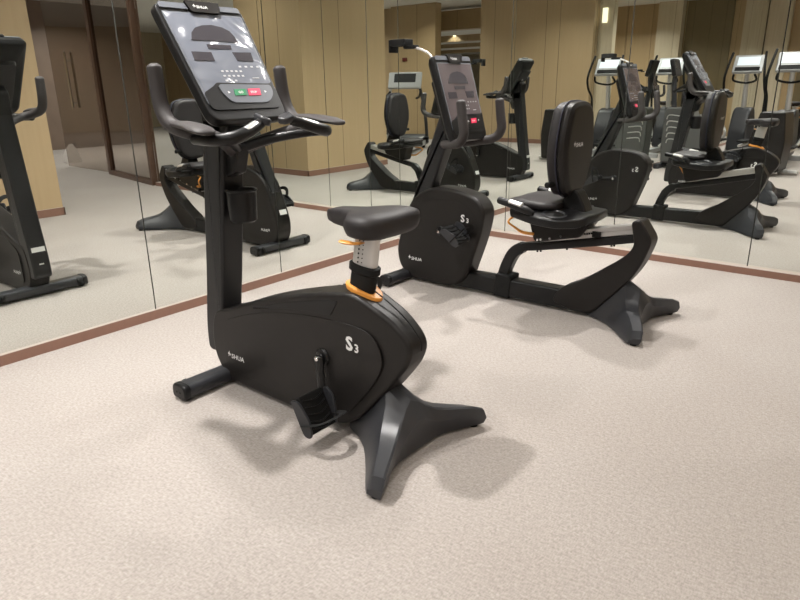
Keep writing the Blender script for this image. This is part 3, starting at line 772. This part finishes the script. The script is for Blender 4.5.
# ================================================================ recumbent bike
def make_recumbent(label, loc, rz=0, group=None):
    OX = 1.4
    t = thing('recumbent_exercise_bike', label, 'exercise bike', loc, rz, group)
    def X(pts): return [Vector((p[0] - OX, p[1])) for p in pts]
    shell_ctl = [(0.700, .53, .05), (0.612, .31, .08), (0.585, .21, .06), (0.600, .11, .05), (0.655, .045, .04), (0.74, .018, .03), (1.04, .018, .05), (1.14, .09, .04), (1.245, .39, .10),
                 (1.266, .530, .05), (1.205, .605, .05), (1.06, .640, .1), (0.90, .648, .08), (0.77, .60, .06)]
    P = X(roundpoly(shell_ctl, 6))
    shell = obj('shroud', slab(P, .072, .022, 5), 'black', t, 28)
    for s in (-1, 1):
        pn = X(roundpoly([(0.74, .07, .05), (1.02, .06, .06), (1.10, .12, .05), (1.195, .39, .1), (1.205, .51, .06), (1.10, .575, .05), (0.86, .57, .08), (0.72, .46, .08), (0.655, .21, .08)], 6))
        obj('side_panel', slab(pn, .0022, .002, 2, y0=s * .0705), 'black', shell)
    shroud_marks(shell, .0735, (1.140, .450), (0.748, .150), OX, .062)
    post = [(0.660, .45, .02), (0.695, .52, .05), (0.770, .709, .05), (0.884, .995, .05), (0.945, 1.15, .02), (1.055, 1.15, .02), (1.005, .99, .05), (0.855, .62, .05), (0.84, .50, .02)]
    obj('post', slab(X(roundpoly(post, 5)), .050, .020, 5), 'frame', t, 30)
    obj('label_sticker', flat_poly([(-.035, 0), (.035, 0), (.035, .04), (-.035, .04)], (.598 - OX, 0, .29), (0, -1, 0), (.35, 0, 1), depth=.004), 'white', t, smooth=False)
    front_bar(t, 0.608, 0.698, OX, .28)
    # main beam
    obj('main_beam', slab(X(roundpoly([(0.64, .022, .02), (1.95, .018, .02), (2.00, .06, .02), (1.95, .135, .03), (1.35, .130, .05), (1.1, .125, .02), (0.64, .10, .02)], 4)), .050, .016, 4), 'black2', t, 30)
    sl = obj('beam_sleeve', slab(X(roundpoly([(1.335, .015, .01), (1.445, .014, .01), (1.452, .155, .012), (1.345, .160, .012)], 3)), .056, .010, 3), 'rubber', t)
    # inclined rail: front leg curving into the black carrier below the aluminium extrusion
    rl = bmesh.new()
    leg = catmull([(1.375, .13), (1.395, .20), (1.44, .290), (1.505, .335), (1.60, .355), (1.86, .410), (2.17, .480)], 6)
    secs = []
    for i, p in enumerate(leg):
        d = (leg[min(i + 1, len(leg) - 1)] - leg[max(i - 1, 0)]).normalized(); nn = Vector((-d.y, d.x))
        h_ = .034 if p.x < 1.5 else .024
        c_ = roundpoly([(-h_, -.032, .012), (h_, -.032, .012), (h_, .032, .012), (-h_, .032, .012)], 3)
        secs.append([(p.x + nn.x * q.x - OX, q.y, p.y + nn.y * q.x) for q in c_])
    loft(secs, rl); obj('rail_support', rl, 'black2', t, 40)
    al = bmesh.new()
    for (a0, a1, hw_) in ((.028, .050, .040), (.054, .074, .044)):
        secs = []
        for x in (1.62, 2.155):
            zc = .335 + (x - 1.50) * .218
            secs.append([(x - OX, y_, zc + dz) for y_, dz in ((-hw_, a0), (hw_, a0), (hw_, a1), (-hw_, a1))])
        loft(secs, al)
    secs = [[(x - OX, y_, .335 + (x - 1.50) * .218 + dz) for y_, dz in ((-.034, .024), (.034, .024), (.034, .07), (-.034, .07))] for x in (1.62, 2.155)]
    loft(secs, al)
    rail = obj('seat_rail', al, 'silver', t, smooth=False)
    tb = bmesh.new()
    for i in range(12):
        x = 1.80 + i * .012; zc = .335 + (x - 1.5) * .218 + .046
        box(tb, x - OX, x + .007 - OX, -.047, -.040, zc, zc + .010)
    box(tb, 1.93 - OX, 1.975 - OX, -.052, -.040, .335 + .43 * .218 + .030, .335 + .43 * .218 + .062, .002)
    obj('position_rack', tb, 'rubber', rail, smooth=False)
    bt = bmesh.new()
    for x in (1.60, 1.62, 1.78, 2.03, 2.045): cyl((x - OX, -.02, .30 + (x - 1.5) * .218), (x - OX, -.02, .345 + (x - 1.5) * .218), .006, bt, 10)
    obj('rail_bolt', bt, 'black2', t)
    # rear arm
    arm = [(1.84, .020, .05), (1.965, .035, .05), (2.14, .232, .12), (2.205, .335, .08), (2.243, .45, .03), (2.246, .488, .025), (2.178, .584, .022), (2.132, .566, .022), (2.150, .49, .03), (2.160, .445, .03), (2.130, .395, .05), (2.08, .350, .05), (1.885, .205, .05), (1.76, .140, .05), (1.72, .06, .03)]
    obj('rear_arm', slab(X(roundpoly(arm, 5)), .056, .010, 4), 'black', t, 30)
    ft = obj('rear_foot', foot_cover(OX, .20), 'foot', t, 22, wn=False); foot_pads(OX, .20, ft)
    crank(t, (0.955, .372), ((1.120, .385), (0.790, .360)), OX, .074)
    pedal(t, (1.125, .385), math.radians(35), OX, -1)
    pedal(t, (0.790, .355), math.radians(-25), OX, 1)
    console(t, (0.985, 1.365), (1.105, .985), .180, .172, 'film2', OX, True)
    obj('neck', slab(X(roundpoly([(0.93, 1.08, .01), (1.03, 1.02, .01), (1.06, 1.10, .02), (0.97, 1.28, .02), (0.93, 1.22, .02)], 3)), .055, .015, 4), 'black2', t)
    # handlebar
    half = [(1.180, .208, 1.152), (1.192, .208, 1.06), (1.200, .206, 0.985), (1.165, .190, .935), (1.08, .14, .915), (0.98, .07, .905)]
    pts = [(x - OX, -y, z) for x, y, z in half] + [(0.93 - OX, 0, .900)] + [(x - OX, y, z) for x, y, z in half[::-1]]
    hb = obj('handlebar', tube(pts, [.027, .028, .028, .027, .026, .025, .025, .025, .026, .027, .028, .028, .027], None, 16, 7), 'foam', t, 60)
    # small holder arm with a dark box behind the console top
    ar = tube([(0.945 - OX, -.13, 1.345), (0.925 - OX, -.145, 1.405), (0.87 - OX, -.15, 1.438), (0.80 - OX, -.152, 1.458)], [.010, .007, .007, .008], None, 10, 5)
    ao = obj('holder_arm', ar, 'silver', t, 60)
    obj('clamp', nbox(.745 - OX, .83 - OX, -.175, -.13, 1.448, 1.468, .006), 'rubber', ao)
    obj('holder_box', nbox(.665 - OX, .775 - OX, -.20, -.115, 1.464, 1.502, .006), 'rubber', ao)
    obj('holder_lip', nbox(.652 - OX, .664 - OX, -.195, -.12, 1.430, 1.50, .004), 'rubber', ao)
    # seat: cushion, tray, skirt, side handles
    secs = []
    for x, hwid, zt, th in ((1.455, .10, .628, .03), (1.462, .145, .640, .045), (1.50, .178, .650, .055), (1.56, .190, .654, .058), (1.62, .190, .650, .058), (1.68, .182, .643, .055), (1.73, .165, .640, .05), (1.755, .14, .636, .04)):
        secs.append([(x - OX, math.copysign(abs(math.cos(a)) ** .5, math.cos(a)) * hwid, zt - th / 2 + math.copysign(abs(math.sin(a)) ** .6, math.sin(a)) * th / 2 + (-.008 * (1 - abs(math.cos(a))) if math.sin(a) > 0 else 0)) for a in [2 * math.pi * k / 24 for k in range(24)]])
    cu = obj('seat_cushion', loft(secs), 'seat', t, 60, wn=False)
    # tray: plan outline (x,y) extruded, with two cup recesses
    tr = bmesh.new()
    out = roundpoly([(1.50, -.20, .03), (1.66, -.245, .05), (1.80, -.245, .04), (1.925, -.185, .06), (1.955, 0, .1), (1.925, .185, .06), (1.80, .245, .04), (1.66, .245, .05), (1.50, .20, .03)], 5)
    def trz(x): return .606 - (x - 1.6) * .06
    R_ = []
    def trs(y): return -.22 * max(0.0, abs(y) - .12)
    for e, dz in ((.016, -.052), (.004, -.045), (0, -.032), (0, -.010), (.004, -.003), (.010, 0), (.035, 0), (.075, 0), (.11, 0)):
        R_.append([tr.verts.new((q.x - OX, q.y, trz(q.x) + dz + trs(q.y))) for q in inset_poly(out, e)])
    for a, b in zip(R_[:-1], R_[1:]):
        for k in range(len(a)): tr.faces.new((a[k], a[(k + 1) % len(a)], b[(k + 1) % len(a)], b[k]))
    tr.faces.new(R_[0][::-1]); tr.faces.new(R_[-1])
    ty = obj('seat_tray', tr, 'black2', t, 40)
    for s in (-1, 1):
        rim = ring_lathe([(.043, .0), (.049, .005), (.055, .0), (.049, -.004)], (1.765 - OX, s * .178, trz(1.765) + trs(.178) + .002), (0.06, s * .2, 1), closed=True, sx=1.25, sy=.92)
        ro = obj('cup_rim', rim, 'foot', ty)
        obj('cup_well', ring_lathe([(.040, .0004), (.038, .0012), (.010, .0008), (.004, .0004)], (1.765 - OX, s * .178, trz(1.765) + trs(.178) + .0015), (0.06, s * .2, 1), sx=1.25, sy=.92), 'rubber', ro)
        h = obj('side_handle', tube([(1.462 - OX, s * .236, .640), (1.55 - OX, s * .238, .622), (1.62 - OX, s * .234, .603), (1.66 - OX, s * .225, .585)], [.020, .021, .022, .016], None, 14, 5), 'black2', ty, 60)
        pl = tube([(1.53 - OX, s * .2385, .630), (1.565 - OX, s * .2385, .624), (1.60 - OX, s * .238, .6175)], .0190, None, 12, 3)
        bmesh.ops.translate(pl, vec=(0, 0, .0035), verts=pl.verts)
        obj('sensor_plate', pl, 'silver', h, 60)
    sk = slab(X(roundpoly([(1.545, .565, .02), (1.60, .385, .03), (1.78, .430, .02), (1.87, .45, .02), (1.93, .555, .02)], 3)), .075, .012, 3)
    so = obj('seat_carriage', sk, 'black', t)
    bb = bmesh.new()
    for x, z in ((1.625, .408), (1.645, .412), (1.70, .425), (1.765, .447)): cyl((x - OX, -.074, z), (x - OX, -.081, z), .007, bb, 10)
    obj('carriage_bolt', bb, 'chrome', so)
    lv = tube([(1.60 - OX, -.085, .440), (1.54 - OX, -.10, .445), (1.505 - OX, -.13, .475), (1.475 - OX, -.15, .505), (1.49 - OX, -.12, .53), (1.55 - OX, -.10, .535)], [.009, .009, .006, .006, .006, .006], None, 10, 5)
    obj('slide_lever', lv, 'orange', t, 60)
    # backrest support and backrest
    obj('back_support', slab(X(roundpoly([(1.73, .575, .015), (1.89, .575, .015), (1.87, .625, .02), (1.825, .70, .02), (1.77, .70, .02), (1.74, .63, .02)], 3)), .05, .012, 3), 'black2', t)
    def back(outer, x0, x1, dome, m, name, parent, blue=False, inset=0.012):
        bm_ = bmesh.new(); q0 = roundpoly(outer, 8)
        def pos(q, d): # lean backwards a little
            return (x0 + (q.y - .9) * .02 + d - OX, q.x, q.y)
        R_ = [[bm_.verts.new(pos(q, d)) for q in inset_poly(q0, e)] for e, d in ((inset * 2.2, 0), (inset * .9, .003), (inset * .2, .012), (0, .022), (0, x1 - x0 - .02), (inset * .5, x1 - x0 - .006), (inset * 1.6, x1 - x0), (inset * 3.0, x1 - x0 + dome))]
        for a, b in zip(R_[:-1], R_[1:]):
            for k in range(len(a)): bm_.faces.new((a[k], a[(k + 1) % len(a)], b[(k + 1) % len(a)], b[k]))
        bm_.faces.new(R_[0][::-1]); bm_.faces.new(R_[-1])
        return obj(name, bm_, m, parent, 40)
    outl = [(-.09, .665, .06), (.09, .665, .06), (.150, .76, .12), (.190, .90, .12), (.165, 1.05, .10), (.120, 1.155, .10), (-.120, 1.155, .10), (-.165, 1.05, .10), (-.190, .90, .12), (-.150, .76, .12)]
    outl2 = [(a * 1.02, .915 + (b - .915) * 1.015, r) for a, b, r in outl]
    bc = back(outl, 1.695, 1.755, .0, 'seat', 'backrest_cushion', t)
    bs = back(outl2, 1.752, 1.800, .012, 'black', 'backrest_shell', t)
    pp = [Vector((1.7535 + (q.y - .9) * .02 - OX, q.x, q.y)) for q in roundpoly(outl2, 6)]
    obj('piping', tube([tuple(p) for p in pp] + [tuple(pp[0])], .0045, None, 6, 1, smooth=False, cap=False), 'blue', bc, 60)
    obj('logo', brand((1.8135 - OX, -.100, .928), (0, 1, 0), (.02, 0, 1), .034), 'white', bs, smooth=False)
    obj('tilt_knob', tube([(1.73 - OX, -.06, .735), (1.715 - OX, -.18, .735)], .016, smooth=False), 'rubber', t, 50)
    return t

up = make_upright('black upright exercise bike with silver seat post and orange collar, nearest the camera', (1.5, -3.11, 0))
rec = make_recumbent('black recumbent exercise bike with high backrest, in front of the mirrored corner', (1.4, -1.38, 0))

# ================================================================ machines seen only in the mirrors
def make_elliptical(label, loc, rz, group=None):
    """rider looks along local -X"""
    t = thing('elliptical_trainer', label, 'elliptical trainer', loc, rz, group)
    b_ = bmesh.new(); box(b_, -.75, .85, -.05, .05, .03, .10, .01); box(b_, -.80, -.72, -.28, .28, .0, .08, .015); box(b_, .80, .88, -.3, .3, .0, .08, .015)
    obj('base_frame', b_, 'silverplastic', t)
    obj('drive_housing', slab(roundpoly([(-.80, .09, .05), (-.10, .09, .05), (-.12, .45, .12), (-.30, .80, .12), (-.62, .80, .12), (-.84, .40, .12)], 5), .14, .04, 4), 'foot', t)
    obj('mast', tube([(-.45, 0, .55), (-.36, 0, 1.0), (-.30, 0, 1.38)], [.045, .040, .035], None, 14, 4), 'silver', t, 60)
    Mx = Matrix.Translation((-.30, 0, 1.48)) @ Matrix.Rotation(math.radians(-28), 4, 'Y')
    co = obj('console', nbox(-.035, .035, -.23, .23, -.14, .17, .02, 3, mtx=Mx), 'silverplastic', t)
    obj('screen', nbox(.034, .039, -.17, .17, -.02, .13, .002, 1, mtx=Mx), 'screen', co)
    obj('keypad', nbox(.034, .038, -.19, .19, -.12, -.05, .002, 1, mtx=Mx), 'rubber', co)
    obj('grip_bar', tube([(-.08, -.16, 1.33), (-.18, -.17, 1.24), (-.30, 0, 1.20), (-.18, .17, 1.24), (-.08, .16, 1.33)], .017, None, 10, 6), 'rubber', t, 60)
    for s in (-1, 1):
        obj('arm_lever', tube([(-.42, s * .30, .50), (-.38, s * .31, .95), (-.20, s * .31, 1.12), (-.10, s * .30, 1.30), (-.16, s * .27, 1.52), (-.26, s * .25, 1.68)], [.020, .020, .019, .019, .019, .018], None, 10, 5), 'rubber', t, 60)
        obj('pedal_arm', tube([(-.42, s * .30, .50), (-.30, s * .22, .30 + s * .04), (.50, s * .20, .20 - s * .03)], [.024, .026, .024], None, 10, 4), 'silver', t, 60)
        obj('foot_plate', nbox(-.05, .32, s * .20 - .085, s * .20 + .085, .27, .30, .01), 'rubber', t)
    return t

def make_treadmill(label, loc, rz, group=None):
    t = thing('treadmill', label, 'treadmill', loc, rz, group)
    obj('deck', nbox(-.70, .95, -.38, .38, .06, .17, .02), 'silverplastic', t)
    obj('belt', nbox(-.55, .93, -.26, .26, .168, .178, .003), 'rubber', t)
    b_ = bmesh.new()
    for x in (-.6, .85):
        for s in (-1, 1): cyl((x, s * .33, 0), (x, s * .33, .065), .03, b_, 12)
    obj('foot', b_, 'rubber', t)
    obj('motor_cover', slab(roundpoly([(-.92, .05, .04), (-.5, .05, .02), (-.52, .20, .05), (-.70, .28, .08), (-.90, .24, .08)], 4), .38, .04, 3), 'foot', t)
    for s in (-1, 1):
        obj('upright', tube([(-.62, s * .40, .12), (-.50, s * .38, .70), (-.36, s * .30, 1.20)], [.035, .032, .03], None, 12, 3), 'silver' if s < 0 else 'foot', t, 60)
        obj('handrail', tube([(-.38, s * .31, 1.12), (-.10, s * .34, 1.02), (.12, s * .34, 1.0)], .02, None, 10, 4), 'rubber', t, 60)
    Mx = Matrix.Translation((-.36, 0, 1.30)) @ Matrix.Rotation(math.radians(-25), 4, 'Y')
    co = obj('console', nbox(-.03, .03, -.34, .34, -.14, .20, .025, 3, mtx=Mx), 'silverplastic', t)
    obj('screen', nbox(.029, .034, -.22, .22, -.02, .16, .002, 1, mtx=Mx), 'darkglass', co)
    return t

el = make_elliptical('silver elliptical trainer with a bright screen, nearer the door side of its pair', (1.42, -6.65, 0), math.radians(90), 'elliptical trainers reflected in the right wall')
dup(el, (0.62, -7.5, 0), math.radians(90), 'silver elliptical trainer standing nearest the left wall mirrors')
tm = make_treadmill('treadmill behind the recumbent bike in the corner reflection, paler console', (5.0, -5.5, 0), math.radians(115), 'treadmills beyond the wooden partition')
dup(tm, (6.6, -6.2, 0), math.radians(115), 'treadmill next to the wooden pier in the corner reflection, darker console')
up2 = dup(up, (1.5, -9.4, 0), math.radians(180), 'black upright exercise bike at the back of the room beside the left wall')
dup(rec, (1.5, -10.8, 0), math.radians(180), 'black recumbent exercise bike at the back of the room, in the last row')

def make_climber(label, loc, rz):
    t = thing('cross_trainer', label, 'cross trainer', loc, rz)
    b_ = bmesh.new(); box(b_, -.36, .60, -.06, .06, .02, .10, .01); box(b_, -.40, -.32, -.24, .24, .0, .07, .015); box(b_, .55, .62, -.24, .24, .0, .07, .015)
    obj('base_frame', b_, 'foot', t)
    h = obj('drive_housing', slab(roundpoly([(-.34, .09, .05), (.34, .09, .08), (.22, .50, .10), (.02, .88, .05), (-.34, .88, .05), (-.36, .50, .1)], 5), .15, .03, 4), 'housing', t)
    for s in (-1, 1):
        for i in range(5):
            z = .40 + i * .085; x = -.30 + (4 - i) * .006
            obj('vent_slot', tube([(x + .20, s * .151, z + .02), (x + .03, s * .151, z + .035), (x + .0, s * .151, z - .02)], .013, None, 8, 4, flat=(1, .6)), 'silver', h, 60)
    obj('mast', tube([(-.26, 0, .84), (-.30, 0, 1.2), (-.30, 0, 1.36)], [.04, .036, .03], None, 12, 4), 'foot', t, 60)
    Mx = Matrix.Translation((-.30, 0, 1.42)) @ Matrix.Rotation(math.radians(-15), 4, 'Y')
    co = obj('console', nbox(-.03, .03, -.15, .15, -.11, .13, .02, 3, mtx=Mx), 'black2', t)
    obj('screen', nbox(.029, .034, -.11, .11, -.02, .10, .002, 1, mtx=Mx), 'darkglass', co)
    obj('grip_bar', tube([(-.02, -.22, 1.22), (-.20, -.2, 1.12), (-.28, 0, 1.1), (-.20, .2, 1.12), (-.02, .22, 1.22)], .017, None, 10, 6), 'rubber', t, 60)
    for s in (-1, 1):
        obj('foot_plate', nbox(.10, .45, s * .11 - .07, s * .11 + .07, .24 + .05 * s, .27 + .05 * s, .01), 'rubber', t)
        obj('pedal_arm', tube([(-.05, s * .11, .30 + .05 * s), (.42, s * .11, .235 + .05 * s)], .022, smooth=False), 'foot', t)
    return t
make_climber('grey cross trainer with pale slotted vents on its housing, close to the left wall', (0.46, -5.45, 0), 0)

hs = thing('exercise_machine', 'dark flat-topped machine housing with a silver foot, in the mirror beside the recumbent backrest', 'exercise machine', (1.66, -5.34, 0), math.radians(4))
obj('housing', slab(roundpoly([(-.30, .06, .04), (.08, .06, .04), (.11, .45, .06), (.06, .84, .025), (-.24, .84, .025), (-.34, .45, .06)], 4), .22, .02, 3), 'black', hs)
obj('foot_tube', tube([(.02, -.12, .04), (.24, -.12, .04)], .034, smooth=False), 'silver', hs, 60)
obj('foot_tube', tube([(-.22, -.30, .04), (-.22, .30, .04)], .034, smooth=False), 'silver', hs, 60)
